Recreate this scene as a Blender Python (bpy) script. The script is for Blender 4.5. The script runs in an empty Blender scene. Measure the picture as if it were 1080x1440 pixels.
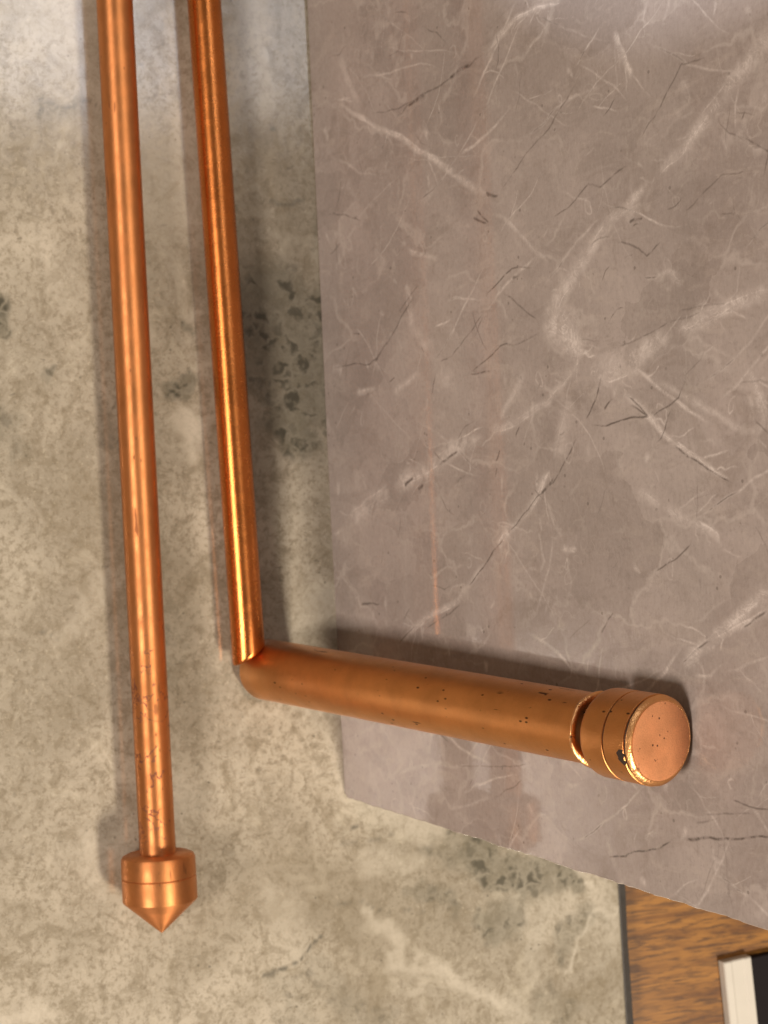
import bpy, math, random
import numpy as np
from mathutils import Vector, Matrix

random.seed(4)
rng = np.random.default_rng(7)
sc = bpy.context.scene
col = sc.collection

# ------------------------------------------------------------------ camera
FPX, PITCH, ROLL, Z0 = 2500.0, math.radians(70), math.radians(2.9), 0.91
_c, _s = math.cos(PITCH), math.sin(PITCH)
_d = np.array([0, _c, -_s]); _r = np.array([0, _s, _c]); _x = np.array([1.0, 0, 0])
RIGHT = _r * math.cos(ROLL) + _x * math.sin(ROLL)
DOWN = _x * math.cos(ROLL) - _r * math.sin(ROLL)
M = np.stack([RIGHT, DOWN, _d])
CAM = -M.T @ (np.array([(464 - 540) / FPX, (700 - 720) / FPX, 1]) * Z0)   # the seam's middle is the origin

cam_data = bpy.data.cameras.new('camera')
cam = bpy.data.objects.new('camera', cam_data); col.objects.link(cam)
mw = Matrix.Identity(4)
for i in range(3):
    mw[i][0] = RIGHT[i]; mw[i][1] = -DOWN[i]; mw[i][2] = -_d[i]; mw[i][3] = CAM[i]
cam.matrix_world = mw
cam_data.sensor_fit = 'VERTICAL'; cam_data.sensor_height = 36.0
cam_data.lens = FPX / 1440 * 36
cam_data.clip_start = 0.01; cam_data.clip_end = 50
cam_data.dof.use_dof = True
cam_data.dof.focus_distance = 0.69
cam_data.dof.aperture_fstop = 19
sc.camera = cam

def ray(px, py):
    return M.T @ np.array([(px - 540) / FPX, (py - 720) / FPX, 1.0])

def on_z(px, py, z=0.0):                       # point of a horizontal plane seen at a pixel
    d = ray(px, py); t = (z - CAM[2]) / d[2]; return CAM + t * d

LEAN = math.radians(12)
NW = np.array([0, -math.cos(LEAN), math.sin(LEAN)])     # normal of the leaning tile
UW = np.array([0, math.sin(LEAN), math.cos(LEAN)])      # up along it
LIFT = 0.0035                                          # its glazed face starts this far above its foot

def on_w(px, py, off=0.0):
    d = ray(px, py); t = (off - CAM @ NW) / (d @ NW); return CAM + t * d

def uv_w(px, py):                              # in-plane coordinates on the leaning tile
    p = on_w(px, py); return np.array([p[0], p @ UW])

# ------------------------------------------------------------------ light
sc.view_settings.view_transform = 'Standard'
sc.view_settings.look = 'None'
sc.view_settings.exposure = -0.1
sc.view_settings.gamma = 1
world = bpy.data.worlds.new('World'); sc.world = world
world.use_nodes = True
world.node_tree.nodes['Background'].inputs[0].default_value = (1.0, 0.80, 0.62, 1)
world.node_tree.nodes['Background'].inputs[1].default_value = 0.24

def area(name, loc, target, sx, sy, power, color, spread=180):
    d = bpy.data.lights.new(name, 'AREA'); d.shape = 'RECTANGLE'
    d.size = sx; d.size_y = sy; d.energy = power; d.color = color; d.spread = math.radians(spread)
    o = bpy.data.objects.new(name, d); col.objects.link(o)
    o.location = loc
    z = (Vector(loc) - Vector(target)).normalized()
    x = Vector((1, 0, 0)); x = (x - z * x.dot(z)).normalized(); y = z.cross(x)
    o.rotation_euler = Matrix((x, y, z)).transposed().to_euler()
    return o

def spot(name, loc, target, deg, power, color, blend=0.1, size=0.01):
    d = bpy.data.lights.new(name, 'SPOT'); d.energy = power; d.color = color
    d.spot_size = math.radians(deg); d.spot_blend = blend; d.shadow_soft_size = size
    o = bpy.data.objects.new(name, d); col.objects.link(o); o.location = loc
    o.rotation_euler = (Vector(target) - Vector(loc)).to_track_quat('-Z', 'Y').to_euler()
    return o

WARM = (1.0, 0.865, 0.71)
# ceiling lamp overhead, and a second warm lamp in front of the tile, a little towards the bottom of the picture
area('ceiling_lamp', (1.30, 0.53, 1.80), (0, -0.05, 0), 0.36, 0.20, 46, WARM)
area('front_lamp', (0.40, -1.45, 1.28), (0, -0.02, 0.05), 0.36, 0.42, 26, (1.0, 0.86, 0.76))
# cool ceiling panel whose mirror image shows in the glaze of the grey tile
H = 2.2
def mirror_hit(px, py):
    p = on_z(px, py); d = ray(px, py); d = d * np.array([1, 1, -1]); t = H / d[2]; return p + t * d
c0 = mirror_hit(262, 160); c1 = mirror_hit(-60, -140)
ctr = (c0 + c1) / 2
area('cool_panel', tuple(ctr), (ctr[0], ctr[1], 0), abs(c0[0] - c1[0]), abs(c0[1] - c1[1]), 3.4, (0.90, 0.92, 1.0))
wp = np.array([-0.37, 0, 0]) + 0.297 * UW
spot('cool_spot', (wp[0] - 0.03, wp[1] - 0.95, wp[2] + 0.10), tuple(wp), 24.2, 17, (0.86, 0.89, 1.0), 0.04, 0.012)  # added spot with no known source, aimed to make a cool patch on the marble

# ------------------------------------------------------------------ helpers
def thing(name, label, cat, loc, group=None):
    o = bpy.data.objects.new(name, None); col.objects.link(o)
    o.location = loc; o.empty_display_size = 0.01
    o['label'] = label; o['category'] = cat
    if group: o['group'] = group
    return o

def wloc(o):
    v = Vector(o.location)
    return v if o.parent is None else v + Vector((0, 0, 0))

def mesh_obj(name, verts, faces, mat, parent=None, smooth=False, loc=(0, 0, 0), rot=None):
    me = bpy.data.meshes.new(name)
    me.from_pydata([tuple(v) for v in verts], [], faces); me.update()
    if smooth: me.shade_smooth()
    me.materials.append(mat)
    o = bpy.data.objects.new(name, me); col.objects.link(o)
    if parent: o.parent = parent
    o.location = loc
    if rot is not None: o.rotation_mode = 'QUATERNION'; o.rotation_quaternion = rot
    return o

def lathe(profile, n=96, wobble=0.0):
    """profile: list of (radius, z); sharp corners are doubled by the caller through small bevels"""
    vs, fs = [], []
    for r, z in profile:
        for k in range(n):
            a = 2 * math.pi * k / n
            vs.append((r * math.cos(a), r * math.sin(a), z))
    m = len(profile)
    for i in range(m - 1):
        for k in range(n):
            k2 = (k + 1) % n
            fs.append((i * n + k, i * n + k2, (i + 1) * n + k2, (i + 1) * n + k))
    fs.append(tuple(range(n - 1, -1, -1)))
    fs.append(tuple((m - 1) * n + k for k in range(n)))
    return vs, fs

def axis_quat(direction):
    return Vector(direction).normalized().to_track_quat('Z', 'Y')

class NT:
    """small wrapper to write node trees"""
    def __init__(self, name):
        self.mat = bpy.data.materials.new(name); self.mat.use_nodes = True
        self.t = self.mat.node_tree; self.bsdf = self.t.nodes['Principled BSDF']
    def n(self, kind, **kw):
        nd = self.t.nodes.new(kind)
        for k, v in kw.items(): setattr(nd, k, v)
        return nd
    def link(self, a, b): self.t.links.new(a, b)
    def val(self, nd, key, v): 
        if hasattr(v, 'links'): self.link(v, nd.inputs[key])
        else: nd.inputs[key].default_value = v
    def coord(self): return self.n('ShaderNodeTexCoord').outputs['Object']
    def mapping(self, vec, scale=(1, 1, 1), rot=(0, 0, 0), loc=(0, 0, 0)):
        m = self.n('ShaderNodeMapping'); self.link(vec, m.inputs[0])
        m.inputs['Scale'].default_value = scale; m.inputs['Rotation'].default_value = rot; m.inputs['Location'].default_value = loc
        return m.outputs[0]
    def noise(self, vec, scale, detail=4, rough=0.55, dist=0.0):
        nd = self.n('ShaderNodeTexNoise'); self.link(vec, nd.inputs['Vector'])
        nd.inputs['Scale'].default_value = scale; nd.inputs['Detail'].default_value = detail
        nd.inputs['Roughness'].default_value = rough; nd.inputs['Distortion'].default_value = dist
        return nd.outputs['Fac']
    def voronoi(self, vec, scale, feature='F1', rand=1.0):
        nd = self.n('ShaderNodeTexVoronoi', feature=feature); self.link(vec, nd.inputs['Vector'])
        nd.inputs['Scale'].default_value = scale; nd.inputs['Randomness'].default_value = rand
        return nd.outputs['Distance']
    def ramp(self, fac, a, b, lo=0.0, hi=1.0):
        nd = self.n('ShaderNodeMapRange', interpolation_type='SMOOTHSTEP'); self.link(fac, nd.inputs[0])
        nd.inputs[1].default_value = a; nd.inputs[2].default_value = b
        nd.inputs[3].default_value = lo; nd.inputs[4].default_value = hi
        return nd.outputs[0]
    def math(self, op, a, b=0.0):
        nd = self.n('ShaderNodeMath', operation=op); self.val(nd, 0, a); self.val(nd, 1, b); return nd.outputs[0]
    def mix(self, fac, a, b, blend='MIX'):
        nd = self.n('ShaderNodeMix', data_type='RGBA', blend_type=blend)
        self.val(nd, 0, fac); self.val(nd, 6, a); self.val(nd, 7, b); return nd.outputs[2]
    def attr(self, name): return self.n('ShaderNodeAttribute', attribute_name=name).outputs['Fac']
    def bump(self, h, strength, dist, normal=None):
        nd = self.n('ShaderNodeBump'); self.link(h, nd.inputs['Height'])
        nd.inputs['Strength'].default_value = strength; nd.inputs['Distance'].default_value = dist
        if normal: self.link(normal, nd.inputs['Normal'])
        return nd.outputs[0]
    def set(self, **kw):
        for k, v in kw.items(): self.val(self.bsdf, k.replace('_', ' '), v)
def C4(r, g, b): return (r, g, b, 1)

# ------------------------------------------------------------------ materials
def copper(name, base, dark, rough, aniso, grain, grain_scale, specks, metallic=1.0, lump=0.10, scuff=None):
    m = NT(name); v = m.coord()
    cloud = m.noise(v, 60, 4, 0.6)
    c = m.mix(m.ramp(cloud, 0.35, 0.7), C4(*base), C4(*[x * 0.86 for x in base]))
    fine = m.noise(v, 1300, 3, 0.6)
    c = m.mix(m.ramp(fine, 0.48, 0.66, 0.0, 0.30 if rough > 0.35 and aniso < 0.5 else 0.12), c, C4(*[x * 0.62 for x in base]))
    tarn = m.noise(m.mapping(v, (1, 1, 0.5), (0, 0, 0), (2, 5, 1)), 38, 5, 0.65)
    c = m.mix(m.ramp(tarn, 0.50, 0.72, 0.0, 0.45), c, C4(base[0] * 0.72, base[1] * 0.70, base[2] * 0.62))
    # dark specks and short scratches in the lacquer
    warp = m.mapping(v, (1, 1, 0.45))
    cell = m.voronoi(warp, 330)
    sx = m.n('ShaderNodeSeparateXYZ'); m.link(v, sx.inputs[0])
    near_end = m.ramp(sx.outputs[2], 0.16, 0.255, 0.0, 0.055) if aniso < 0.5 else 0.0   # handled most at its capped end
    gate = m.math('ADD', m.noise(v, 95, 2, 0.5), near_end)
    sp = m.math('MULTIPLY', m.ramp(cell, 0.19, 0.10), m.ramp(gate, 0.55, 0.61))
    scr = m.math('MULTIPLY', m.ramp(m.noise(m.mapping(v, (1, 1, 0.16), (0.5, 0.3, 0)), 300, 2, 0.5), 0.665, 0.70), m.ramp(m.noise(v, 40, 2), 0.53, 0.6))
    marks = m.math('MULTIPLY', m.math('MAXIMUM', sp, scr), specks)
    c = m.mix(marks, c, C4(*dark))
    if scuff:
        sz = m.n('ShaderNodeSeparateXYZ'); m.link(v, sz.inputs[0])
        win = m.math('MULTIPLY', m.ramp(sz.outputs[2], scuff[0], scuff[0] + 0.03), m.ramp(sz.outputs[2], scuff[1], scuff[1] - 0.03))
        ln = m.ramp(m.math('ABSOLUTE', m.math('SUBTRACT', m.noise(v, 70, 4, 0.6, 0.5), 0.5)), 0.020, 0.006)
        ln = m.math('MULTIPLY', m.math('MULTIPLY', ln, win), m.ramp(m.noise(v, 85, 2), 0.47, 0.55))
        marks = m.math('MAXIMUM', marks, m.math('MULTIPLY', ln, 0.7))
        c = m.mix(m.math('MULTIPLY', ln, 0.7), c, C4(0.30, 0.13, 0.11))
    r = m.ramp(m.noise(v, 150, 3), 0.3, 0.7, rough * 0.90, rough * 1.12)
    r = m.math('ADD', r, m.math('MULTIPLY', marks, 0.25))
    g = m.noise(v, grain_scale, 3, 0.6)
    b = m.bump(g, grain, 0.00022)
    lumps = m.noise(m.mapping(v, (1, 1, 0.35)), 120, 2, 0.5)
    b = m.bump(lumps, lump, 0.001, b)
    tan = m.n('ShaderNodeTangent', direction_type='RADIAL', axis='Z').outputs[0]
    m.set(Base_Color=c, Metallic=metallic, Roughness=r, Normal=b, Anisotropic=aniso, Tangent=tan, Anisotropic_Rotation=0.25)
    return m.mat

COP1 = copper('satin_copper', (0.74, 0.31, 0.115), (0.09, 0.035, 0.03), 0.52, 0.74, 0.30, 2000, 0.35, 1.0, 0.03, (0.38, 0.51))
COP2 = copper('grained_copper', (0.76, 0.26, 0.070), (0.10, 0.04, 0.02), 0.27, 0.70, 0.28, 2800, 0.1, 1.0, 0.022)
COP3 = copper('matt_copper', (0.71, 0.325, 0.112), (0.045, 0.02, 0.012), 0.35, 0.3, 0.5, 2200, 0.9, 1.0)
COPF = copper('cap_copper', (0.70, 0.325, 0.155), (0.06, 0.025, 0.015), 0.62, 0.0, 0.5, 2200, 0.9, 0.85)
COPR = copper('bare_copper_edge', (0.86, 0.44, 0.18), (0.08, 0.03, 0.02), 0.30, 0.0, 0.9, 900, 1.0)

def plain(name, color, rough, metallic=0.0, var=0.2, scale=120):
    m = NT(name); v = m.coord()
    c = m.mix(m.noise(v, scale, 4), C4(*[x * (1 - var) for x in color]), C4(*[min(1, x * (1 + var)) for x in color]))
    m.set(Base_Color=c, Roughness=rough, Metallic=metallic)
    return m.mat
DARK = plain('dark_gap', (0.03, 0.016, 0.01), 0.6)
EDGE = plain('tile_body', (0.50, 0.46, 0.40), 0.8)
DEDGE = plain('dark_tile_rim', (0.055, 0.05, 0.045), 0.6, var=0.35, scale=300)
WHITE = plain('white_plastic', (0.60, 0.575, 0.51), 0.3, var=0.04)
BLACK = plain('black_plastic', (0.010, 0.0075, 0.0085), 0.6)
BLACK.node_tree.nodes['Principled BSDF'].inputs['Specular IOR Level'].default_value = 0.12

def marble_mat():
    m = NT('taupe_marble'); v = m.coord()
    base = m.mix(m.ramp(m.noise(v, 14, 5, 0.6, 0.6), 0.3, 0.72), C4(0.345, 0.296, 0.268), C4(0.455, 0.394, 0.360))
    base = m.mix(m.ramp(m.noise(v, 42, 5, 0.65, 1.0), 0.52, 0.70, 0, 0.5), base, C4(0.295, 0.245, 0.212))
    # fossil squiggles: thin pale rings and threads
    w = m.n('ShaderNodeVectorMath', operation='ADD')
    nn = m.n('ShaderNodeTexNoise'); m.link(v, nn.inputs['Vector']); nn.inputs['Scale'].default_value = 55; nn.inputs['Detail'].default_value = 4
    sub = m.n('ShaderNodeVectorMath', operation='SCALE'); m.link(nn.outputs['Color'], sub.inputs[0]); sub.inputs['Scale'].default_value = 0.022
    m.link(v, w.inputs[0]); m.link(sub.outputs[0], w.inputs[1])
    warped = w.outputs[0]
    ring = m.ramp(m.voronoi(warped, 62, 'DISTANCE_TO_EDGE'), 0.055, 0.015)
    ring = m.math('MULTIPLY', ring, m.ramp(m.noise(v, 48, 3), 0.52, 0.64))
    base = m.mix(m.math('MULTIPLY', ring, 0.30), base, C4(0.50, 0.45, 0.40))
    thread = m.ramp(m.math('ABSOLUTE', m.math('SUBTRACT', m.noise(warped, 26, 4, 0.6, 0.4), 0.5)), 0.010, 0.002)
    thread = m.math('MULTIPLY', thread, m.ramp(m.noise(v, 20, 2), 0.54, 0.66))
    base = m.mix(m.math('MULTIPLY', thread, 0.28), base, C4(0.47, 0.42, 0.37))
    sm = m.noise(m.mapping(v, (1.0, 0.5, 0.45), (0, math.radians(50), 0)), 85, 5, 0.7, 0.8)
    base = m.mix(m.math('MULTIPLY', m.ramp(sm, 0.52, 0.66), 0.42), base, C4(0.50, 0.435, 0.385))
    sm2 = m.noise(m.mapping(v, (1.0, 0.6, 0.5), (0, math.radians(-35), 0), (3, 1, 2)), 60, 5, 0.7, 0.8)
    base = m.mix(m.math('MULTIPLY', m.ramp(sm2, 0.52, 0.66), 0.30), base, C4(0.235, 0.195, 0.168))
    loop = m.n('ShaderNodeTexVoronoi', feature='F1'); m.link(warped, loop.inputs['Vector']); loop.inputs['Scale'].default_value = 95
    lp = m.ramp(m.math('ABSOLUTE', m.math('SUBTRACT', loop.outputs['Distance'], 0.30)), 0.050, 0.015)
    lp = m.math('MULTIPLY', lp, m.ramp(m.noise(v, 36, 3), 0.53, 0.66))
    base = m.mix(m.math('MULTIPLY', lp, 0.34), base, C4(0.53, 0.47, 0.42))
    # angular fragments, each a shade of its own, and the faint seams that join them
    wv1 = m.n('ShaderNodeVectorMath', operation='ADD')
    n1 = m.n('ShaderNodeTexNoise'); m.link(v, n1.inputs['Vector']); n1.inputs['Scale'].default_value = 38; n1.inputs['Detail'].default_value = 5
    s1 = m.n('ShaderNodeVectorMath', operation='SCALE'); m.link(n1.outputs['Color'], s1.inputs[0]); s1.inputs['Scale'].default_value = 0.030
    m.link(v, wv1.inputs[0]); m.link(s1.outputs[0], wv1.inputs[1])
    fr = m.mapping(wv1.outputs[0], (1.0, 1.0, 0.55), (0, math.radians(40), 0))
    fc = m.n('ShaderNodeTexVoronoi'); m.link(fr, fc.inputs['Vector']); fc.inputs['Scale'].default_value = 34
    fs_ = m.n('ShaderNodeSeparateColor'); m.link(fc.outputs['Color'], fs_.inputs[0])
    base = m.mix(m.ramp(fs_.outputs[0], 0.45, 1.0, 0, 0.34), base, C4(0.50, 0.438, 0.398))
    base = m.mix(m.ramp(fs_.outputs[1], 0.50, 1.0, 0, 0.30), base, C4(0.245, 0.205, 0.180))
    web = m.ramp(m.voronoi(fr, 34, 'DISTANCE_TO_EDGE'), 0.045, 0.004)
    web = m.math('MULTIPLY', web, m.ramp(m.noise(v, 30, 4), 0.46, 0.60))
    base = m.mix(m.math('MULTIPLY', web, 0.34), base, C4(0.60, 0.54, 0.49))
    fl = m.noise(v, 520, 5, 0.75)
    base = m.mix(m.ramp(fl, 0.50, 0.66, 0, 0.20), base, C4(0.20, 0.165, 0.140))
    base = m.mix(m.ramp(fl, 0.47, 0.36, 0, 0.16), base, C4(0.52, 0.455, 0.405))
    # fine hair cracks
    hair = m.ramp(m.math('ABSOLUTE', m.math('SUBTRACT', m.noise(m.mapping(warped, (1, 1, 1), (0.3, 0.6, 0.9)), 17, 5, 0.6), 0.5)), 0.0045, 0.001)
    hair = m.math('MULTIPLY', hair, m.ramp(m.noise(v, 33, 2), 0.58, 0.64))
    base = m.mix(m.math('MULTIPLY', hair, 0.15), base, C4(0.10, 0.08, 0.07))
    # the print's grain, stretched along the tile's long side
    gr = m.noise(m.mapping(v, (0.25, 1, 1)), 900, 3, 0.7)
    base = m.mix(m.ramp(gr, 0.35, 0.65, 0.0, 0.08), base, C4(0.12, 0.10, 0.085))
    spots = m.math('MULTIPLY', m.ramp(m.voronoi(v, 190), 0.17, 0.10), m.ramp(m.noise(v, 70, 2), 0.56, 0.62))
    base = m.mix(m.math('MULTIPLY', spots, 0.5), base, C4(0.12, 0.10, 0.085))
    wv = m.attr('white')
    fib = m.ramp(m.noise(warped, 230, 6, 0.8), 0.36, 0.62)
    lng = m.ramp(m.noise(v, 75, 4, 0.65), 0.34, 0.60, 0.35, 1.0)
    thr = m.ramp(m.math('ABSOLUTE', m.math('SUBTRACT', m.noise(warped, 110, 4, 0.7), 0.5)), 0.030, 0.004)
    wvf = m.math('MULTIPLY', m.math('MULTIPLY', wv, lng), m.math('ADD', 0.46, m.math('MULTIPLY', fib, 0.95)))
    wvf = m.math('ADD', wvf, m.math('MULTIPLY', m.math('MULTIPLY', thr, wv), 0.45))
    base = m.mix(m.math('MINIMUM', wvf, 0.9), base, C4(0.70, 0.635, 0.585))
    dk = m.attr('dark'); dk2 = m.math('MULTIPLY', dk, m.ramp(m.noise(v, 170, 4, 0.7), 0.36, 0.56, 0.25, 1.0))
    base = m.mix(m.math('MULTIPLY', dk2, 0.92), base, C4(0.075, 0.058, 0.048))
    base = m.mix(m.attr('rim'), base, C4(0.62, 0.54, 0.44))
    b = m.bump(gr, 0.015, 0.0003)
    b = m.bump(dk2, -0.25, 0.0004, b)
    rr = m.ramp(m.noise(m.mapping(v, (0.2, 1, 1)), 260, 3), 0.3, 0.7, 0.035, 0.075)
    rr = m.math('ADD', rr, m.math('MULTIPLY', wv, 0.05))
    m.set(Base_Color=base, Roughness=rr, Normal=b)
    m.bsdf.inputs['IOR'].default_value = 1.32
    return m.mat

def stone_mat():
    m = NT('grey_beige_stone'); v = m.coord()
    base = m.mix(m.ramp(m.noise(v, 11, 5, 0.6, 0.5), 0.32, 0.70), C4(0.320, 0.286, 0.222), C4(0.485, 0.440, 0.352))
    base = m.mix(m.ramp(m.noise(v, 95, 6, 0.75, 0.6), 0.45, 0.63, 0, 0.70), base, C4(0.240, 0.205, 0.145))
    base = m.mix(m.ramp(m.noise(v, 300, 5, 0.75), 0.47, 0.64, 0, 0.62), base, C4(0.195, 0.162, 0.110))
    base = m.mix(m.ramp(m.noise(v, 33, 5, 0.65, 1.2), 0.55, 0.75, 0, 0.5), base, C4(0.56, 0.515, 0.41))
    base = m.mix(m.ramp(m.noise(v, 330, 5, 0.8), 0.54, 0.70, 0, 0.55), base, C4(0.56, 0.51, 0.40))
    tick = m.math('MULTIPLY', m.ramp(m.noise(m.mapping(v, (1.0, 0.35, 1), (0, 0, 0.6)), 420, 3, 0.6), 0.64, 0.70), m.ramp(m.noise(v, 40, 2), 0.42, 0.62))
    base = m.mix(m.math('MULTIPLY', tick, 0.5), base, C4(0.12, 0.105, 0.08))
    broad = m.noise(v, 7.5, 4, 0.6, 0.8)
    base = m.mix(m.ramp(broad, 0.50, 0.68, 0, 0.36), base, C4(0.225, 0.192, 0.132))
    base = m.mix(m.ramp(broad, 0.46, 0.30, 0, 0.45), base, C4(0.58, 0.545, 0.455))
    pit = m.math('MULTIPLY', m.ramp(m.voronoi(v, 150), 0.13, 0.06), m.ramp(m.noise(v, 34, 2), 0.52, 0.62))
    base = m.mix(m.math('MULTIPLY', pit, 0.6), base, C4(0.10, 0.09, 0.065))
    stain = m.noise(m.mapping(v, (1, 1, 1), (0, 0, 0.5), (4, 2, 0)), 22, 6, 0.7, 1.5)
    base = m.mix(m.ramp(stain, 0.53, 0.67, 0, 0.36), base, C4(0.215, 0.178, 0.115))
    # breccia patches
    bl = m.attr('blotch')
    w = m.n('ShaderNodeVectorMath', operation='ADD')
    nn = m.n('ShaderNodeTexNoise'); m.link(v, nn.inputs['Vector']); nn.inputs['Scale'].default_value = 120; nn.inputs['Detail'].default_value = 3
    sub = m.n('ShaderNodeVectorMath', operation='SCALE'); m.link(nn.outputs['Color'], sub.inputs[0]); sub.inputs['Scale'].default_value = 0.016
    m.link(v, w.inputs[0]); m.link(sub.outputs[0], w.inputs[1])
    peb = m.ramp(m.voronoi(w.outputs[0], 120, 'DISTANCE_TO_EDGE'), 0.0, 0.30)
    pick = m.n('ShaderNodeTexVoronoi'); m.link(w.outputs[0], pick.inputs['Vector']); pick.inputs['Scale'].default_value = 120
    sepc = m.n('ShaderNodeSeparateColor'); m.link(pick.outputs['Color'], sepc.inputs[0])
    peb = m.math('MULTIPLY', peb, m.ramp(sepc.outputs[0], 0.25, 0.75, 0.15, 1.0))
    base = m.mix(m.math('MULTIPLY', bl, 0.62), base, C4(0.155, 0.146, 0.108))
    base = m.mix(m.math('MULTIPLY', m.math('MULTIPLY', bl, peb), 0.88), base, C4(0.062, 0.058, 0.042))
    base = m.mix(m.math('MULTIPLY', m.attr('pale'), 0.6), base, C4(0.62, 0.575, 0.475))
    ck = m.math('MULTIPLY', m.attr('crack'), m.ramp(m.noise(v, 160, 3), 0.33, 0.5, 0.4, 1.0))
    base = m.mix(m.math('MULTIPLY', ck, 0.85), base, C4(0.10, 0.095, 0.075))
    b = m.bump(m.noise(v, 420, 4, 0.7), 0.04, 0.0004)
    rr = m.ramp(m.noise(v, 150, 4), 0.3, 0.7, 0.09, 0.16)
    m.set(Base_Color=base, Roughness=rr, Normal=b)
    return m.mat

def wood_mat():
    m = NT('brown_wood'); v = m.coord()
    g = m.mapping(v, (1, 0.09, 1), (0, 0, math.radians(-12)))
    wv = m.noise(g, 95, 6, 0.68, 1.2)
    base = m.mix(m.ramp(wv, 0.34, 0.66), C4(0.330, 0.148, 0.025), C4(0.135, 0.051, 0.009))
    ln = m.noise(m.mapping(v, (1, 0.10, 1), (0, 0, math.radians(-12))), 520, 4, 0.65)
    base = m.mix(m.ramp(ln, 0.47, 0.60, 0, 0.8), base, C4(0.065, 0.026, 0.008))
    base = m.mix(m.ramp(m.noise(v, 25, 3), 0.45, 0.7, 0, 0.5), base, C4(0.32, 0.145, 0.028))
    m.set(Base_Color=base, Roughness=0.42, Normal=m.bump(ln, 0.15, 0.0003))
    return m.mat
MARBLE, STONE, WOOD = marble_mat(), stone_mat(), wood_mat()

# ------------------------------------------------------------------ printed patterns: distances to traced veins, in tile coordinates
def smooth_noise(shape_pts, scale, seed):
    """cheap value noise on (n,2) points"""
    r = np.random.default_rng(seed); T = r.random((64, 64))
    p = shape_pts * scale; i = np.floor(p).astype(int); f = p - i; f = f * f * (3 - 2 * f)
    a = T[i[:, 0] % 64, i[:, 1] % 64]; b = T[(i[:, 0] + 1) % 64, i[:, 1] % 64]
    c = T[i[:, 0] % 64, (i[:, 1] + 1) % 64]; d = T[(i[:, 0] + 1) % 64, (i[:, 1] + 1) % 64]
    return (a * (1 - f[:, 0]) + b * f[:, 0]) * (1 - f[:, 1]) + (c * (1 - f[:, 0]) + d * f[:, 0]) * f[:, 1] - 0.5

def warp_pts(P, seed, amps=((40, 0.0035), (130, 0.0014), (420, 0.0006))):
    Q = P.copy()
    for k, (s, a) in enumerate(amps):
        Q[:, 0] += a * 2 * smooth_noise(P, s, seed + 2 * k); Q[:, 1] += a * 2 * smooth_noise(P, s, seed + 2 * k + 1)
    return Q

def stroke(field, P, pts, w0, w1, strength, soft=0.5, fade=0.0):
    """max-blend a tapering polyline into field; widths in metres"""
    pts = np.array(pts); L = np.linalg.norm(np.diff(pts, axis=0), axis=1); tot = L.sum(); acc = 0
    lo = pts.min(0) - 0.012 - max(w0, w1) * 2; hi = pts.max(0) + 0.012 + max(w0, w1) * 2
    idx = np.nonzero(((P > lo) & (P < hi)).all(1))[0]; Q = P[idx]
    if not len(idx): return
    out = np.zeros(len(idx))
    for a, b, l in zip(pts[:-1], pts[1:], L):
        t = np.clip(((Q - a) @ (b - a)) / (l * l), 0, 1)
        d = np.linalg.norm(Q - a - t[:, None] * (b - a), axis=1)
        w = w0 + (w1 - w0) * (acc + t * l) / tot
        o = np.clip((w * (1 + soft) - d) / (w * 2 * soft + 1e-9), 0, 1)
        if fade:
            q = (acc + t * l) / tot; o = o * np.clip(np.minimum(q, 1 - q) / fade + 0.05, 0, 1)
        out = np.maximum(out, o)
        acc += l
    out = out * out * (3 - 2 * out)
    field[idx] = np.maximum(field[idx], strength * out)

def grid_obj(name, UV, to3d, nu, nv, mat, parent, depth_vec, attrs, side_mat, rim=None):
    """a slab: fine front sheet (nu x nv vertices given by UV) and plain back and sides"""
    front = to3d(UV)
    b_idx = np.concatenate([np.arange(nu), np.arange(1, nv) * nu + nu - 1,
                            (nv - 1) * nu + np.arange(nu - 2, -1, -1), np.arange(nv - 2, 0, -1) * nu])
    back = front[b_idx] + np.array(depth_vec)
    verts = np.concatenate([front, back])
    i, j = np.meshgrid(np.arange(nu - 1), np.arange(nv - 1)); a = (j * nu + i).ravel()
    quads = np.stack([a + 1, a + 1 + nu, a + nu, a], 1)      # split along the way most cracks run
    n0 = len(front); nb = len(b_idx); k = np.arange(nb); k2 = (k + 1) % nb
    side = np.stack([b_idx[k2], b_idx[k], n0 + k, n0 + k2], 1)
    allq = np.concatenate([quads, side])
    me = bpy.data.meshes.new(name)
    me.vertices.add(len(verts)); me.vertices.foreach_set('co', verts.astype(np.float32).ravel())
    nl = len(allq) * 4 + nb
    me.loops.add(nl)
    me.loops.foreach_set('vertex_index', np.concatenate([allq.ravel(), n0 + k[::-1]]).astype(np.int32))
    me.polygons.add(len(allq) + 1)
    me.polygons.foreach_set('loop_start', np.concatenate([np.arange(len(allq)) * 4, [len(allq) * 4]]).astype(np.int32))
    mi = np.zeros(len(allq) + 1, np.int32); mi[len(quads):] = 1
    me.materials.append(mat); me.materials.append(side_mat)
    me.update(calc_edges=True); me.validate()
    me.polygons.foreach_set('material_index', mi)
    for an, arr in attrs.items():
        at = me.attributes.new(an, 'FLOAT', 'POINT')
        full = np.zeros(len(verts), np.float32); full[:n0] = arr; at.data.foreach_set('value', full)
    o = bpy.data.objects.new(name, me); col.objects.link(o); o.parent = parent
    return o

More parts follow.
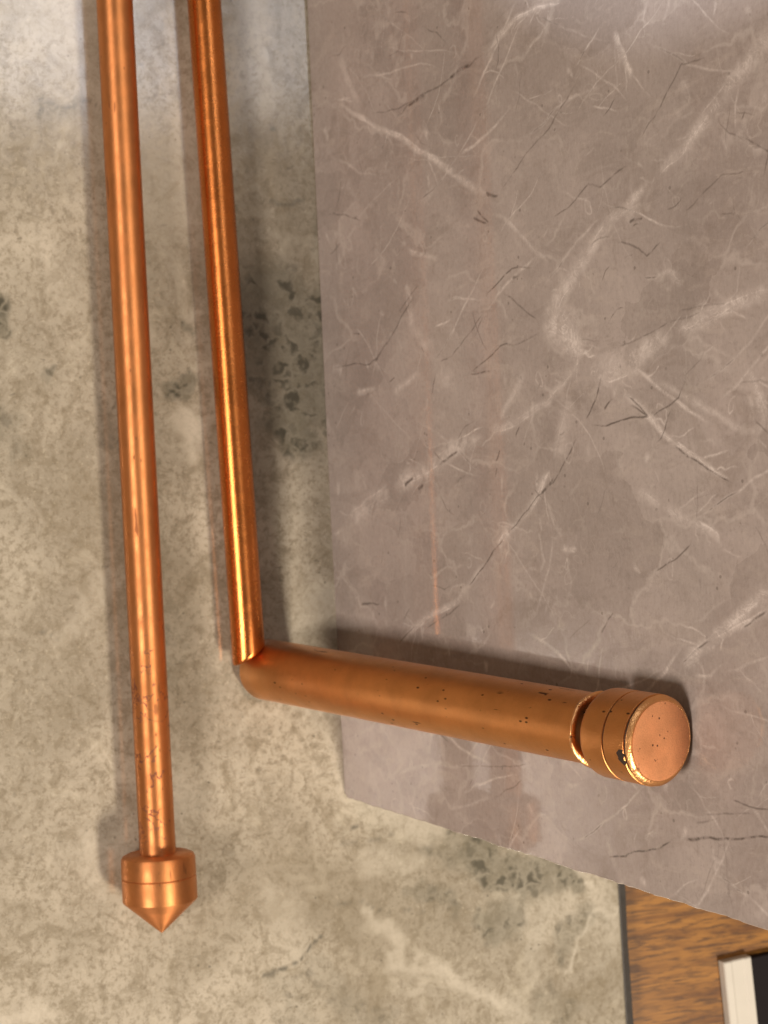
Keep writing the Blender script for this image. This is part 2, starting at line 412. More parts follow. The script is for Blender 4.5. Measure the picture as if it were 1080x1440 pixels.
# ------------------------------------------------------------------ wooden table
ZT = -0.011
t = thing('wooden_table', 'brown wood-grain tabletop showing beyond the grey stone tile in the corner', 'table', (0, 0, ZT))
def rbox(x0, x1, y0, y1, z0, z1, b):
    """box with bevelled top edges"""
    vs = [(x0, y0, z0), (x1, y0, z0), (x1, y1, z0), (x0, y1, z0),
          (x0, y0, z1 - b), (x1, y0, z1 - b), (x1, y1, z1 - b), (x0, y1, z1 - b),
          (x0 + b, y0 + b, z1), (x1 - b, y0 + b, z1), (x1 - b, y1 - b, z1), (x0 + b, y1 - b, z1)]
    fs = [(3, 2, 1, 0)] + [(a, (a + 1) % 4, 4 + (a + 1) % 4, 4 + a) for a in range(4)] + \
         [(4 + a, 4 + (a + 1) % 4, 8 + (a + 1) % 4, 8 + a) for a in range(4)] + [(8, 9, 10, 11)]
    return vs, fs
vs, fs = rbox(-0.7, 0.7, -0.6, 0.75, -0.03, 0, 0.003)
mesh_obj('tabletop', vs, fs, WOOD, t)

# ------------------------------------------------------------------ grey stone tile lying on the table
far_a, far_b = on_z(869, 1246), on_z(880.5, 1440)
def y_far(x): return far_a[1] + (x - far_a[0]) * (far_b[1] - far_a[1]) / (far_b[0] - far_a[0])
nu, nv = 440, 400
gx = np.linspace(-0.42, 0.42, nu); gt = np.linspace(0, 1, nv)
XX, TT = np.meshgrid(gx, gt)
YY = -0.33 + TT * (y_far(XX) + 0.33)
UV = np.stack([XX.ravel(), YY.ravel()], 1)
P = warp_pts(UV, 31)
def T2(px, py): return on_z(px, py)[:2]
def tp(l): return [T2(*p) for p in l]
PX = 0.00036
blotch = np.zeros(len(UV)); crack = np.zeros(len(UV)); pale = np.zeros(len(UV))
P2 = warp_pts(UV, 57, ((45, 0.006), (130, 0.004), (300, 0.002)))
for pts, w, s in (([(368, 425), (400, 470), (430, 530)], 58, 0.95), ([(395, 590), (440, 560)], 36, 0.9), ([(400, 560), (420, 620)], 26, 1.0), ([(440, 420), (455, 520)], 26, 0.85),
                  ([(360, 520), (372, 575)], 14, 0.7), ([(-8, 440), (8, 462)], 16, 1.0), ([(232, 538), (250, 548)], 12, 0.95),
                  ([(272, 470), (276, 476)], 7, 0.9), ([(60, 528), (75, 530)], 8, 0.6), ([(0, 600), (14, 640)], 15, 0.4),
                  ([(660, 1200), (720, 1225), (760, 1240)], 30, 0.85), ([(690, 1290), (720, 1280)], 22, 0.7),
                  ([(790, 1235), (810, 1250)], 15, 0.9), ([(570, 1262), (640, 1272)], 14, 0.55), ([(790, 1330), (830, 1300)], 22, 0.6),
                  ([(600, 1185), (640, 1200)], 12, 0.5), ([(765, 1395), (800, 1420)], 18, 0.35), ([(360, 988), (370, 990)], 8, 0.6),
                  ([(440, 1370), (520, 1430)], 26, 0.35), ([(395, 1380), (420, 1440)], 24, 0.3), ([(120, 150), (60, 160)], 14, 0.35),
                  ([(150, 560), (165, 640)], 12, 0.5), ([(455, 300), (450, 380)], 10, 0.3), ([(230, 860), (250, 960)], 14, 0.25),
                  ([(1100, 1300), (900, 1500)], 30, 0.4), ([(-160, 900), (-120, 1100)], 30, 0.5), ([(-250, 300), (-200, 200)], 30, 0.6)):
    stroke(blotch, P2, tp(pts), w * PX, w * PX, s, 0.45)
for pts, w, s in (([(368, 1370), (398, 1366), (428, 1347), (446, 1324), (455, 1318)], 2.2, 1.0), ([(470, 1272), (560, 1281), (640, 1281)], 1.6, 0.5),
                  ([(455, 1188), (540, 1182), (585, 1170)], 1.3, 0.45), ([(494, 1160), (498, 1164)], 3.5, 0.9), ([(376, 282), (395, 288), (428, 286)], 2.6, 0.6),
                  ([(55, 150), (85, 142), (120, 138), (136, 150)], 1.8, 0.6), ([(150, 590), (170, 540)], 1.4, 0.5), ([(20, 1110), (26, 1140)], 1.2, 0.5),
                  ([(385, 184), (388, 186)], 3, 0.8), ([(60, 885), (95, 905)], 1.2, 0.5), ([(300, 740), (330, 760)], 1.4, 0.3), ([(205, 1180), (330, 1195)], 1.2, 0.25)):
    stroke(crack, P, tp(pts), w * PX, w * PX * 0.7, s, 0.6)
for pts, w, s in (([(255, 590), (262, 622)], 15, 0.9), ([(520, 1280), (570, 1340), (640, 1392), (720, 1410)], 9, 0.8), ([(828, 1243), (836, 1246)], 8, 1.0),
                  ([(580, 1395), (600, 1380)], 7, 0.6), ([(0, 1430), (60, 1418)], 10, 0.8), ([(520, 1215), (585, 1205)], 14, 0.5), ([(860, 1250), (825, 1330), (800, 1360)], 3, 0.8),
                  ([(110, 1190), (150, 1260)], 12, 0.4), ([(370, 1250), (420, 1330)], 16, 0.45), ([(130, 810), (100, 900)], 14, 0.4), ([(60, 330), (100, 420)], 18, 0.35),
                  ([(360, 300), (440, 350)], 8, 0.3), ([(520, 960), (370, 1010), (345, 1030)], 5, 0.5), ([(470, 1090), (520, 1135), (600, 1160)], 16, 0.6)):
    stroke(pale, P2, tp(pts), w * PX, w * PX, s, 0.8)
def t3(uv):
    z = np.zeros(len(uv)); return np.stack([uv[:, 0], uv[:, 1], z], 1)
g = thing('stone_tile', 'large flat grey beige stone-look tile with a dark far edge, lying on the wooden table', 'tile', (0, 0, 0))
grid_obj('stone_face', UV, t3, nu, nv, STONE, g, (0, 0, -0.0105), dict(blotch=blotch, crack=crack, pale=pale), EDGE)
# dark rim along its far side, lower than the glaze
rim_n = 60; vs, fs = [], []
for i in range(rim_n + 1):
    x = -0.418 + 0.836 * i / rim_n; y = y_far(x); jx = 0.0002 * math.sin(i * 7.3) + random.uniform(-0.00015, 0.00015)
    for dy, dz in ((0.0004, -0.0105), (0.0004, -0.0007), (0.0012, -0.0005), (0.0056 + jx, -0.0026), (0.0059 + jx, -0.0105)):
        vs.append((x, y + dy, dz))
for i in range(rim_n):
    for k in range(5):
        a, b = i * 5 + k, i * 5 + (k + 1) % 5
        fs.append((a, b, b + 5, a + 5))
fs += [(4, 3, 2, 1, 0), tuple(rim_n * 5 + k for k in range(5))]
mesh_obj('dark_rim', vs, fs, DEDGE, g)

# ------------------------------------------------------------------ taupe marble tile leaning upright on it
bl_a, bl_b = uv_w(432, 0), uv_w(482, 1108)
def v_bot(u): return bl_a[1] + (u - bl_a[0]) * (bl_b[1] - bl_a[1]) / (bl_b[0] - bl_a[0])
ec, ed = uv_w(494, 1124), uv_w(1080, 1309)
def u_end(v): return ec[0] + (v - ec[1]) * (ed[0] - ec[0]) / (ed[1] - ec[1])
VT = 0.46
nu, nv = 1240, 880
us = np.concatenate([np.linspace(0, 0.20, 80, endpoint=False), np.linspace(0.20, 1, nu - 80)])
vsn = np.concatenate([np.linspace(0, 0.78, 850, endpoint=False), np.linspace(0.78, 1, nv - 850)])
SS, TT = np.meshgrid(us, vsn)
U0 = -0.40
UE = u_end(0.0)
# columns run from U0 to the cut end; the corner is knocked off
uu = U0 + SS * (UE - U0)
vb = v_bot(uu) + np.clip((uu - (bl_b[0] + 0.0005)) / 0.0045, 0, None) ** 1.4 * 0.006
VV = vb + TT * (VT - vb)
rag = (smooth_noise(np.stack([VV.ravel(), VV.ravel() * 0], 1), 300, 3) * 0.0005 + smooth_noise(np.stack([VV.ravel(), VV.ravel() * 0 + .5], 1), 90, 5) * 0.0005).reshape(VV.shape)
UU = U0 + SS * (u_end(VV) + rag - U0)
UV = np.stack([UU.ravel(), VV.ravel()], 1)
P = warp_pts(UV, 11, ((60, 0.0006), (170, 0.00045), (480, 0.00014)))
def wp_(l): return [uv_w(*p) for p in l]
white = np.zeros(len(UV)); dark = np.zeros(len(UV)); rimf = np.zeros(len(UV))
QX = 0.00034
W = [
 ([(470, 140), (496, 158), (538, 181), (586, 208), (629, 238), (665, 262), (695, 277)], 2, 4, .75),
 ([(1100, 30), (1080, 54), (1032, 114), (984, 175), (954, 217), (924, 247)], 9, 5, .6),
 ([(924, 247), (887, 283), (851, 319), (827, 355), (803, 391), (785, 421), (776, 460)], 4, 8, .65),
 ([(780, 445), (796, 468), (815, 500)], 19, 8, 1.0), ([(783, 450), (800, 480)], 16, 12, 1.0), ([(800, 440), (812, 460)], 8, 6, .5),
 ([(830, 530), (845, 524), (887, 506), (948, 470)], 15, 7, .6), ([(948, 470), (996, 446), (1035, 425), (1090, 408)], 7, 6, .7),
 ([(821, 506), (767, 566), (719, 596), (683, 608)], 4, 5, .5), ([(683, 608), (635, 633), (598, 663), (550, 687)], 7, 10, .7), ([(550, 687), (514, 711), (490, 735)], 10, 6, .5),
 ([(875, 548), (911, 584), (941, 617), (984, 648), (1032, 681)], 3.5, 2.2, .9),
 ([(575, 405), (580, 458), (604, 488), (622, 524), (641, 554)], 2, 12, .42),
 ([(773, 657), (755, 699), (713, 753)], 5, 4, .5), ([(716, 742), (700, 768)], 6, 4, .8), ([(689, 783), (665, 813), (647, 843), (604, 867), (556, 909)], 3, 4, .5),
 ([(1090, 825), (1032, 873), (996, 903), (954, 937)], 5, 5, .75), ([(1090, 855), (1030, 885), (985, 915)], 3, 3, .6), ([(960, 935), (985, 925)], 6, 3, .6), ([(1085, 835), (1040, 880)], 10, 8, .3),
 ([(930, 711), (972, 735), (1008, 753), (1017, 777)], 5, 3, .55), ([(895, 690), (930, 711)], 5, 5, .35),
 ([(1050, 518), (1068, 560), (1085, 600)], 4, 5, .6),
 ([(911, 530), (954, 554), (1002, 578), (1050, 608), (1090, 600)], 3, 3, .42),
 ([(803, 560), (791, 608), (785, 645)], 10, 8, .35), ([(740, 520), (720, 560), (700, 590)], 5, 3, .45),
 ([(863, 42), (875, 72), (890, 114)], 2.5, 3.5, .6), ([(791, 3), (755, 9), (725, 24), (707, 45), (683, 72)], 2, 4, .6),
 ([(475, 75), (490, 114), (505, 150)], 5, 3, .38), ([(550, 554), (592, 524)], 4, 3, .55), ([(500, 552), (530, 546)], 4, 2, .55), ([(466, 518), (482, 522)], 5, 4, .6),
 ([(590, 290), (612, 262)], 6, 4, .35), ([(525, 350), (540, 372), (528, 395)], 5, 3, .35), ([(570, 400), (580, 425)], 4, 3, .5), ([(455, 180), (462, 200)], 4, 3, .5),
 ([(488, 255), (500, 280)], 5, 2, .4), ([(570, 350), (600, 360), (618, 365)], 3, 2, .4), ([(700, 300), (745, 345), (775, 372)], 2, 2, .4), ([(960, 110), (968, 150)], 5, 5, .3),
 ([(945, 380), (960, 400)], 5, 4, .35), ([(880, 310), (900, 290)], 8, 5, .3), ([(1050, 160), (1040, 190), (1060, 215), (1080, 212)], 3, 3, .28), ([(790, 770), (812, 774)], 3, 2, .5),
 ([(755, 740), (765, 790), (760, 802), (740, 800)], 1.6, 1.6, .4), ([(770, 700), (780, 740), (792, 756)], 1.6, 1.6, .35), ([(970, 930), (1010, 905)], 3, 2, .5),
 ([(975, 950), (1000, 950), (1018, 930)], 1.8, 1.4, .45), ([(630, 1140), (694, 1120)], 1.5, 1.5, .4), ([(740, 1130), (752, 1150)], 3, 2, .35), ([(560, 1090), (610, 1070)], 2, 1.5, .3),
 ([(500, 1060), (540, 1045)], 4, 3, .35), ([(905, 1180), (925, 1170)], 4, 3, .4), ([(850, 1170), (870, 1230)], 3, 3, .25), ([(1000, 1205), (1010, 1230)], 3, 3, .25),
 ([(-100 + 700, -40), (791, 3)], 2, 2, .5), ([(1200, 380), (1090, 408)], 6, 6, .6), ([(1200, 760), (1090, 825)], 6, 6, .6), ([(1250, -80), (1100, 30)], 8, 9, .6),
]
vr = random.Random(5)
def jitter(pts, off, amp, sub=4):
    """a vein strand: the traced line shifted sideways and broken into uneven short pieces"""
    pts = [np.array(p) for p in pts]; out = []
    for a, b in zip(pts[:-1], pts[1:]):
        n = np.array([-(b - a)[1], (b - a)[0]]); n = n / (np.linalg.norm(n) + 1e-9)
        for k in range(sub): out.append(a + (b - a) * k / sub + n * (off + vr.gauss(0, amp)))
    out.append(pts[-1] + n * off); return out
for pts, a, b, s in W:
    m2 = wp_(pts); w = max(a, b) * QX; big = len(pts) > 2 and s > 0.45
    stroke(white, P, jitter(m2, 0, w * 0.18, 3), a * QX * 1.25, b * QX * 1.25, s * 0.72, 0.9, 0.15)
    for k in range(4 if big else 1):
        i0 = vr.randint(0, max(0, len(m2) - 3)); i1 = min(len(m2), i0 + vr.randint(2, 4)); 
        if i1 - i0 < 2: continue
        stroke(white, P, jitter(m2[i0:i1], vr.uniform(-0.9, 0.9) * w, w * 0.12, 4), 1.25 * QX, 0.95 * QX, min(1, s * vr.uniform(0.8, 1.3)), 0.8, 0.3)
    if big and w > 3 * QX:
        for k in range(5):                      # short spurs leaving the vein
            i0 = vr.randint(0, len(m2) - 2); p0 = m2[i0] + (m2[i0 + 1] - m2[i0]) * vr.random(); dr = m2[i0 + 1] - m2[i0]; an = math.atan2(dr[1], dr[0]) + vr.choice((-1, 1)) * vr.uniform(0.3, 0.9)
            L = vr.uniform(0.006, 0.022); e = p0 + L * np.array([math.cos(an), math.sin(an)])
            stroke(white, P, jitter([p0, (p0 + e) / 2 + vr.gauss(0, 0.0008), e], 0, 0.0004, 3), 1.3 * QX, 0.9 * QX, s * 0.6, 0.85, 0.2)
D = [
 ([(809, 120), (791, 150), (773, 181), (743, 211), (719, 247), (701, 274)], .8, .6),
 ([(683, 72), (659, 93), (629, 111), (586, 138), (559, 155), (520, 159)], 1.2, .6), ([(660, 90), (630, 110)], 2.2, .9), ([(598, 132), (572, 150)], 2.4, .9),
 ([(996, 81), (960, 90), (942, 126), (920, 163), (899, 196)], .7, .7), ([(884, 229), (845, 262), (827, 259), (797, 295), (773, 307)], .8, .7),
 ([(665, 305), (685, 314)], 1.5, .8), ([(671, 295), (688, 312)], 1.3, .8), ([(683, 270), (700, 277)], 2.0, .8), ([(466, 298), (485, 302), (508, 313)], .9, .7),
 ([(1050, 240), (1014, 247), (972, 289), (960, 301)], .8, .5), ([(869, 337), (899, 349), (911, 361), (932, 337)], .8, .7), ([(885, 314), (903, 308)], 1.6, .8),
 ([(749, 376), (719, 379), (695, 403), (683, 415)], .9, .8), ([(707, 409), (725, 427), (755, 448)], .8, .7), ([(720, 392), (732, 388)], 1.6, .7), ([(954, 436), (1020, 424)], .8, .4),
 ([(586, 412), (565, 446), (545, 480), (520, 512), (490, 513), (466, 518)], 1.0, .7), ([(525, 508), (545, 478)], 1.6, .7),
 ([(680, 440), (659, 470), (635, 500), (617, 509)], .8, .6), ([(761, 464), (731, 482), (705, 485), (662, 524)], .8, .8), ([(690, 520), (660, 527)], 1.2, .7),
 ([(845, 530), (839, 560), (824, 590)], 1.1, .8), ([(887, 569), (911, 587), (875, 590), (854, 599), (833, 598)], 1.0, .9), ([(850, 575), (862, 560)], 1.3, .8), ([(966, 530), (954, 560), (917, 587)], .9, .7),
 ([(815, 611), (797, 645), (779, 678), (755, 699), (710, 753)], 1.0, .7), ([(780, 675), (760, 695)], 1.8, .8), ([(710, 753), (689, 783), (671, 807), (659, 825)], 1.1, .85),
 ([(568, 682), (582, 673)], 2.2, .9), ([(617, 653), (645, 634)], 1.9, .85), ([(587, 690), (595, 683)], 2.2, .8), ([(641, 675), (655, 668)], 1.4, .7), ([(697, 648), (703, 632)], 1.2, .7), ([(698, 672), (699, 658)], 1.2, .7),
 ([(724, 616), (730, 600)], 1.0, .7), ([(984, 813), (984, 837)], .8, .6), ([(972, 765), (948, 789), (920, 807)], .9, .7), ([(845, 891), (863, 861)], .8, .6), ([(982, 680), (978, 735)], .7, .4),
 ([(880, 552), (912, 588)], 1.0, .8), ([(945, 625), (990, 655), (1030, 682)], 1.2, .85), ([(508, 852), (520, 848), (535, 849)], 1.4, .8), ([(556, 909), (585, 880)], .9, .6),
 ([(854, 1203), (880, 1203), (891, 1197), (927, 1193), (947, 1182)], 1.1, .9), ([(957, 1180), (990, 1177), (1019, 1180), (1090, 1178)], 1.4, .9), ([(978, 1157), (1010, 1150)], .7, .5),
 ([(1027, 1123), (1055, 1134), (1090, 1141)], .9, .7), ([(988, 1145), (1058, 1145)], .7, .6), ([(642, 1078), (716, 1080), (746, 1076)], .8, .5), ([(694, 1122), (724, 1108), (735, 1096)], 1.0, .5),
 ([(1016, 1160), (1022, 1230), (1034, 1290)], .5, .4), ([(568, 40), (560, 70), (545, 80)], .8, .4), ([(1080, 860), (1045, 882)], 1.1, .7), ([(1000, 900), (960, 932)], .9, .7),
 ([(590, 400), (560, 440)], .7, .6), ([(870, 490), (940, 455)], .8, .6), ([(940, 455), (985, 440)], .7, .5), ([(648, 850), (600, 885)], .7, .6),
 ([(800, 900), (830, 870)], .6, .4), ([(1040, 540), (1070, 535), (1090, 538)], .6, .4), ([(620, 1010), (680, 1050)], .6, .4),
]
for pts, w, s in D: stroke(dark, P, jitter(wp_(pts), 0, 0.00018, 3), max(0.9, w) * QX * 1.15, max(0.85, w * 0.7) * QX, s * min(1, w + 0.1), 0.85, 0.12)
# the finer web between the traced veins: crossing pale threads, smudges, small fossil loops and hair cracks
rr = random.Random(21)
def wander(u, v, ang, length, k, bend):
    pts = [(u, v)]
    for _ in range(k):
        ang += rr.uniform(-bend, bend); u += math.cos(ang) * length / k; v += math.sin(ang) * length / k; pts.append((u, v))
    return pts
def spot_uv(): return rr.uniform(-0.30, 0.18), rr.uniform(0.0, 0.36)
for _ in range(130):
    u, v = spot_uv(); fam = rr.random()
    ang = rr.gauss(math.radians(128), 0.28) if fam < 0.55 else rr.gauss(math.radians(55), 0.28)
    pts = wander(u, v, ang, rr.uniform(0.012, 0.08), 7, 0.22)
    w = rr.uniform(0.5, 2.6) * QX; st = rr.uniform(0.2, 0.55)
    stroke(white, P, pts, w, w * rr.uniform(0.3, 1.2), st, 0.9, 0.3)
    if rr.random() < 0.35: stroke(dark, P, pts[1:4], 0.9 * QX, 0.7 * QX, rr.uniform(0.35, 0.8), 0.8, 0.2)
    if rr.random() < 0.4: stroke(white, P, wander(*pts[2], ang + rr.choice((-0.7, 0.7)), rr.uniform(0.008, 0.02), 3, 0.3), w * 0.5, w * 0.3, st, 0.85)
for _ in range(170):
    u, v = spot_uv(); pts = wander(u, v, rr.gauss(0.15, 0.6), rr.uniform(0.003, 0.012), 3, 0.5)
    w = rr.uniform(1.0, 5.0) * QX; stroke(white, P, pts, w, w * rr.uniform(0.2, 0.8), rr.uniform(0.14, 0.42), 0.95, 0.4)
for _ in range(60):
    u, v = spot_uv(); a = rr.uniform(0.0014, 0.0050); b = a * rr.uniform(0.35, 0.9); t0 = rr.uniform(0, 6.28); sw = rr.uniform(3.2, 6.28); tl = rr.uniform(-0.5, 0.5)
    pts = []
    for k in range(10):
        t = t0 + sw * k / 9; q = 1 + rr.uniform(-0.2, 0.2); x, y = a * q * math.cos(t), b * q * math.sin(t)
        pts.append((u + x * math.cos(tl) - y * math.sin(tl), v + x * math.sin(tl) + y * math.cos(tl)))
    stroke(white, P, pts, 1.0 * QX, 0.9 * QX, rr.uniform(0.15, 0.4), 0.8)
for _ in range(80):
    u, v = spot_uv(); ang = rr.gauss(math.radians(128), 0.4) if rr.random() < 0.6 else rr.uniform(0, 3.14)
    stroke(dark, P, wander(u, v, ang, rr.uniform(0.004, 0.026), 4, 0.5), 0.85 * QX, 0.7 * QX, rr.uniform(0.25, 0.75), 0.8, 0.3)
# bevel of the cut end: its last columns fall back and show the pale body
SSf = SS.ravel(); rimf[SSf > 1 - 0.0004] = 1.0
rimf *= np.clip((VV.ravel() - 0.08) / 0.06, 0.0, 1)
drop = np.where(SSf > 1 - 0.0004, 0.0006, 0.0)
def w3(uv):
    return np.stack([uv[:, 0], uv[:, 1] * UW[1], uv[:, 1] * UW[2]], 1) - drop[:, None] * NW
mt = thing('marble_tile', 'taupe pink marble tile with white veins leaning upright behind the copper elbow', 'tile', (0, 0, 0))
grid_obj('marble_face', UV, w3, nu, nv, MARBLE, mt, tuple(-NW * 0.0085), dict(white=white, dark=dark, rim=rimf), EDGE)

# ------------------------------------------------------------------ straight copper rod with pointed finial
RF = 0.0180
def unit(v): v = np.array(v, float); return v / np.linalg.norm(v)
a0, a1 = on_z(161, 0, RF), on_z(222, 1200, RF)
ax1 = unit(a1 - a0)
depth = float(M[2] @ (on_z(193, 620, RF) - CAM)); R1 = 25.4 / FPX * depth
start = a0 - ax1 * 0.09
straight = thing('curtain_rod', 'straight slim copper rod ending in a pointed finial, lying on the grey tile', 'rod', tuple(start))
L1 = float(np.linalg.norm(a1 - start))
vs, fs = lathe([(R1, 0.0)] + [(R1, L1 * k / 24) for k in range(1, 24)] + [(R1, L1 + 0.004)], 72)
rod1 = mesh_obj('rod', vs, fs, COP1, straight, True, (0, 0, 0), axis_quat(ax1))
def smooth_by_angle(o, deg=32):
    me = o.data
    me.shade_smooth()
    import bmesh
    bm = bmesh.new(); bm.from_mesh(me)
    for e in bm.edges:
        if len(e.link_faces) == 2 and e.calc_face_angle(0) > math.radians(deg): e.smooth = False
        if len(e.link_faces) < 2: e.smooth = False
    bm.to_mesh(me); bm.free()
smooth_by_angle(rod1)
fin_len = 0.0225; gz = 0.0108
vs, fs = lathe([(R1 * 0.9, 0.0), (RF - 0.0026, 0.0), (RF - 0.0008, 0.0009), (RF - 0.0002, 0.0022), (RF, gz - 0.0004), (RF - 0.0004, gz), (RF - 0.0016, gz + 0.0001)], 96)
band = mesh_obj('finial', vs, fs, COP1, straight, True, tuple(a1 - start), axis_quat(ax1)); smooth_by_angle(band)
ctip = fin_len + 0.0158
vs, fs = lathe([(RF - 0.0016, gz + 0.0001), (RF - 0.0003, gz + 0.0001), (RF, gz + 0.0006), (RF, fin_len - 0.0003), (RF - 0.0003, fin_len + 0.0002),
                (0.0011, ctip - 0.0006), (0.0004, ctip - 0.0001), (0.00005, ctip)], 96)
tip = mesh_obj('pointed_tip', vs, fs, COP1, band, True, (0, 0, 0)); smooth_by_angle(tip, 25)

# ------------------------------------------------------------------ elbowed copper rod, its arm propped against the marble tile
ZR = 0.0135
b0, b1 = on_z(287, 0, ZR), on_z(349.5, 917, ZR)
ax2 = unit(b1 - b0)
depth = float(M[2] @ (on_z(330, 620, ZR) - CAM)); R2 = 23.6 / FPX * depth
RC = 0.0176
base = on_z(369, 940, 0.0); top = on_w(929, 1042, RC + 0.0002)
axa = unit(top - base)
depth = float(M[2] @ (base + axa * 0.13 - CAM))
RA = 0.0142; RB = 0.0152      # mouth and foot radius of the arm
elbowed = thing('curtain_rod', 'elbowed copper rod, its thick arm with a flat end cap propped against the marble tile', 'rod', tuple(base))
sb = b0 - ax2 * 0.09; L2 = float(np.linalg.norm(b1 - sb))
prof = [(R2, L2 * k / 24) for k in range(25)] + [(R2 * 0.985, L2 + 0.0012), (R2 * 0.93, L2 + 0.0020), (R2 * 0.80, L2 + 0.0025)]
vs, fs = lathe(prof, 72)
lat = axis_quat(ax2).inverted() @ Vector((0, -1, 0))      # mitred: longer on the side away from the marble
vs = [(x, y, z + (0.52 * (x * lat.x + y * lat.y) if z > L2 - 0.0001 else 0)) for x, y, z in vs]
rod2 = mesh_obj('rod', vs, fs, COP2, elbowed, True, tuple(sb - base), axis_quat(ax2)); smooth_by_angle(rod2, 60)
LT = float(np.linalg.norm(top - base))
CL = 0.0275                                   # cap length
LA = LT - CL - 0.0068
prof = [(RB * 0.6, 0.0004), (RB * 0.86, 0.0006), (RB * 0.96, 0.0016), (RB, 0.0036)] + [(RB + (RA - RB) * k / 20, 0.0036 + (LA - 0.005) * k / 20) for k in range(1, 21)] + [(RA, LA)]
vs, fs = lathe(prof, 96)
arm = mesh_obj('arm', vs, fs, COP3, elbowed, True, (0, 0, 0), axis_quat(axa)); smooth_by_angle(arm)
# lip of the arm's mouth, bare metal, and the dark gap under the cap
n = 96; prof = [(RA - 0.0006, LA - 0.0012), (RA + 0.0003, LA - 0.0010), (RA + 0.0010, LA - 0.0003), (RA + 0.0011, LA + 0.0004), (RA + 0.0005, LA + 0.0010), (RA - 0.0018, LA + 0.0010)]
vs, fs = lathe(prof, 96)
vs = [(x * (1 + 0.010 * math.sin(9 * math.atan2(y, x)) * (0.5 + 0.5 * math.sin(23 * math.atan2(y, x)))), y * (1 + 0.006 * math.sin(14 * math.atan2(y, x))), z + 0.0003 * math.sin(5 * math.atan2(y, x))) for x, y, z in vs]
lip = mesh_obj('neck_ring', vs, fs, COPR, arm, True, (0, 0, 0)); smooth_by_angle(lip, 50)
vs, fs = lathe([(RA - 0.0040, LA - 0.001), (RA - 0.0040, LA + 0.0080)], 64)
gap = mesh_obj('neck', vs, fs, DARK, arm, True, (0, 0, 0)); smooth_by_angle(gap)
z0 = LT - CL; gz = z0 + CL * 0.50
vs, fs = lathe([(RA - 0.002, z0), (RC - 0.0030, z0), (RC - 0.0012, z0 + 0.0006), (RC - 0.0003, z0 + 0.0018), (RC, z0 + 0.0034), (RC, gz - 0.0002), (RC - 0.0002, gz - 0.0001), (RC - 0.0016, gz)], 96)
cap = mesh_obj('end_cap', vs, fs, COP3, elbowed, True, (0, 0, 0), axis_quat(axa)); smooth_by_angle(cap)
vs, fs = lathe([(RC - 0.0006, gz - 0.0003), (RC - 0.0006, gz + 0.0010)], 96)
vs = [(x * (1 + 0.014 * math.sin(5 * math.atan2(y, x)) * math.sin(13 * math.atan2(y, x) + 2)), y * (1 + 0.010 * math.sin(9 * math.atan2(y, x))), z) for x, y, z in vs]
gr = mesh_obj('groove', vs, fs, DARK, cap, True, (0, 0, 0)); smooth_by_angle(gr)
vs, fs = lathe([(RC - 0.0016, gz + 0.0007), (RC - 0.0001, gz + 0.0007), (RC, gz + 0.0008), (RC, LT - 0.0025), (RC - 0.0004, LT - 0.0023)], 96)
front = mesh_obj('cap_front', vs, fs, COP3, cap, True, (0, 0, 0)); smooth_by_angle(front)
vs, fs = lathe([(RC - 0.0010, LT - 0.0015), (RC - 0.0002, LT - 0.0012), (RC - 0.0015, LT + 0.0001), (RC - 0.0024, LT + 0.0002)], 96)
vs = [(x * (1 + 0.004 * math.sin(11 * math.atan2(y, x) + 1)), y * (1 + 0.003 * math.sin(17 * math.atan2(y, x))), z) for x, y, z in vs]
rimo = mesh_obj('cap_rim', vs, fs, COPR, cap, True, (0, 0, 0)); smooth_by_angle(rimo, 50)
vs, fs = lathe([(RC - 0.0018, LT - 0.0001), (RC - 0.0017, LT + 0.00035), (RC - 0.0024, LT + 0.00045), (RC * 0.5, LT + 0.0006), (0.0005, LT + 0.00065)], 96)
smr = random.Random(8)
vs, fs = lathe([(RC - 0.0007, LT - 0.0028), (RC - 0.0009, LT - 0.0012)], 96)
vs = [(x * (1 + 0.030 * (smr.random() - 0.35)), y * (1 + 0.030 * (smr.random() - 0.35)), z) for x, y, z in vs]
seam = mesh_obj('rim_seam', vs, fs, DARK, cap, True, (0, 0, 0)); smooth_by_angle(seam)
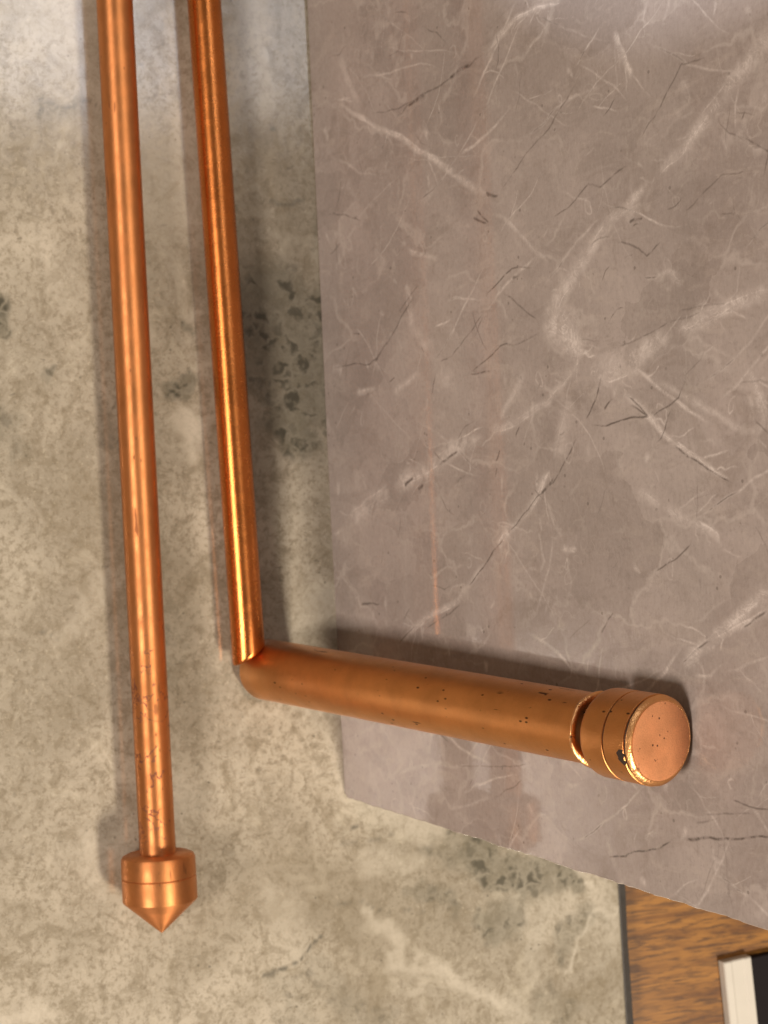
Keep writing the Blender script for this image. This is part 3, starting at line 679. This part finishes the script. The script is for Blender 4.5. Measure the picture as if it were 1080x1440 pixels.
# a chip in the lacquer, on the front band towards the bottom of the picture
qi = axis_quat(axa).inverted()
vd = qi @ Vector(-(RIGHT * 0.86) + DOWN * 0.30 - 0.45 * M[2]); ac = math.atan2(vd.y, vd.x)
vs, fs = [], []
for k in range(9):
    a = ac - 0.17 + 0.36 * k / 8
    zl = -0.0057 + 0.0004 * math.sin(k * 2.1) + (0.0012 if k in (0, 8) else 0) + (0.0016 * max(0, k - 4) / 4); zh = -0.0024 - 0.0002 * math.sin(k * 1.7)
    for rr_ in (RC + 0.00012, RC - 0.0006):
        for z in (zl, zh): vs.append((rr_ * math.cos(a), rr_ * math.sin(a), LT + z))
for k in range(8):
    a, b = k * 4, k * 4 + 4
    fs += [(a, b, b + 1, a + 1), (a + 2, a + 3, b + 3, b + 2), (a, a + 2, b + 2, b), (a + 1, b + 1, b + 3, a + 3)]
fs += [(0, 1, 3, 2), (32, 34, 35, 33)]
mesh_obj('lacquer_chip', vs, fs, DARK, cap, False, (0, 0, 0))
vs, fs = lathe([(RC - 0.0026, LT - 0.0001), (RC - 0.0025, LT + 0.00035), (RC - 0.0032, LT + 0.00045), (RC * 0.5, LT + 0.0006), (0.0005, LT + 0.00065)], 96)
face = mesh_obj('cap_face', vs, fs, COPF, cap, True, (0, 0, 0)); smooth_by_angle(face)

# ------------------------------------------------------------------ black slab with a white strip on the table
q0, q1, q2 = on_z(1018, 1354, -0.005), on_z(1028, 1449, -0.005), on_z(1056, 1359, -0.005)
ang = math.atan2(q1[1] - q0[1], q1[0] - q0[0])
wd = float(np.linalg.norm(q2 - q0))
sl = thing('sample_board', 'black board with a glossy white strip along one side, lying on the brown table', 'board', (q0[0], q0[1], ZT))
rot = Matrix.Rotation(ang, 3, 'Z').to_quaternion()
vs, fs = [], []
secs = [(0.0, 0.0), (0.0, 0.0052), (0.0006, 0.0060), (wd * 0.25, 0.0061), (wd * 0.30, 0.0056), (wd * 0.70, 0.0056), (wd * 0.76, 0.0062), (wd * 0.96, 0.0062), (wd, 0.0056), (wd, 0.0)]
for x in (0.0, 0.0007, 0.18):
    for y, z in secs: vs.append((x, y, z - (0.0006 if x == 0.0 and z > 0 else 0)))
ns = len(secs)
for i in range(2):
    for k in range(ns):
        a, b = i * ns + k, i * ns + (k + 1) % ns
        fs.append((a, b, b + ns, a + ns))
fs += [tuple(range(ns - 1, -1, -1)), tuple(2 * ns + k for k in range(ns))]
mesh_obj('white_strip', vs, fs, WHITE, sl, False, (0, 0, 0), rot)
vs, fs = rbox(0.0010, 0.18, wd + 0.0002, wd + 0.12, 0.0, 0.0050, 0.0005)
mesh_obj('black_board', vs, fs, BLACK, sl, False, (0, 0, 0), rot)
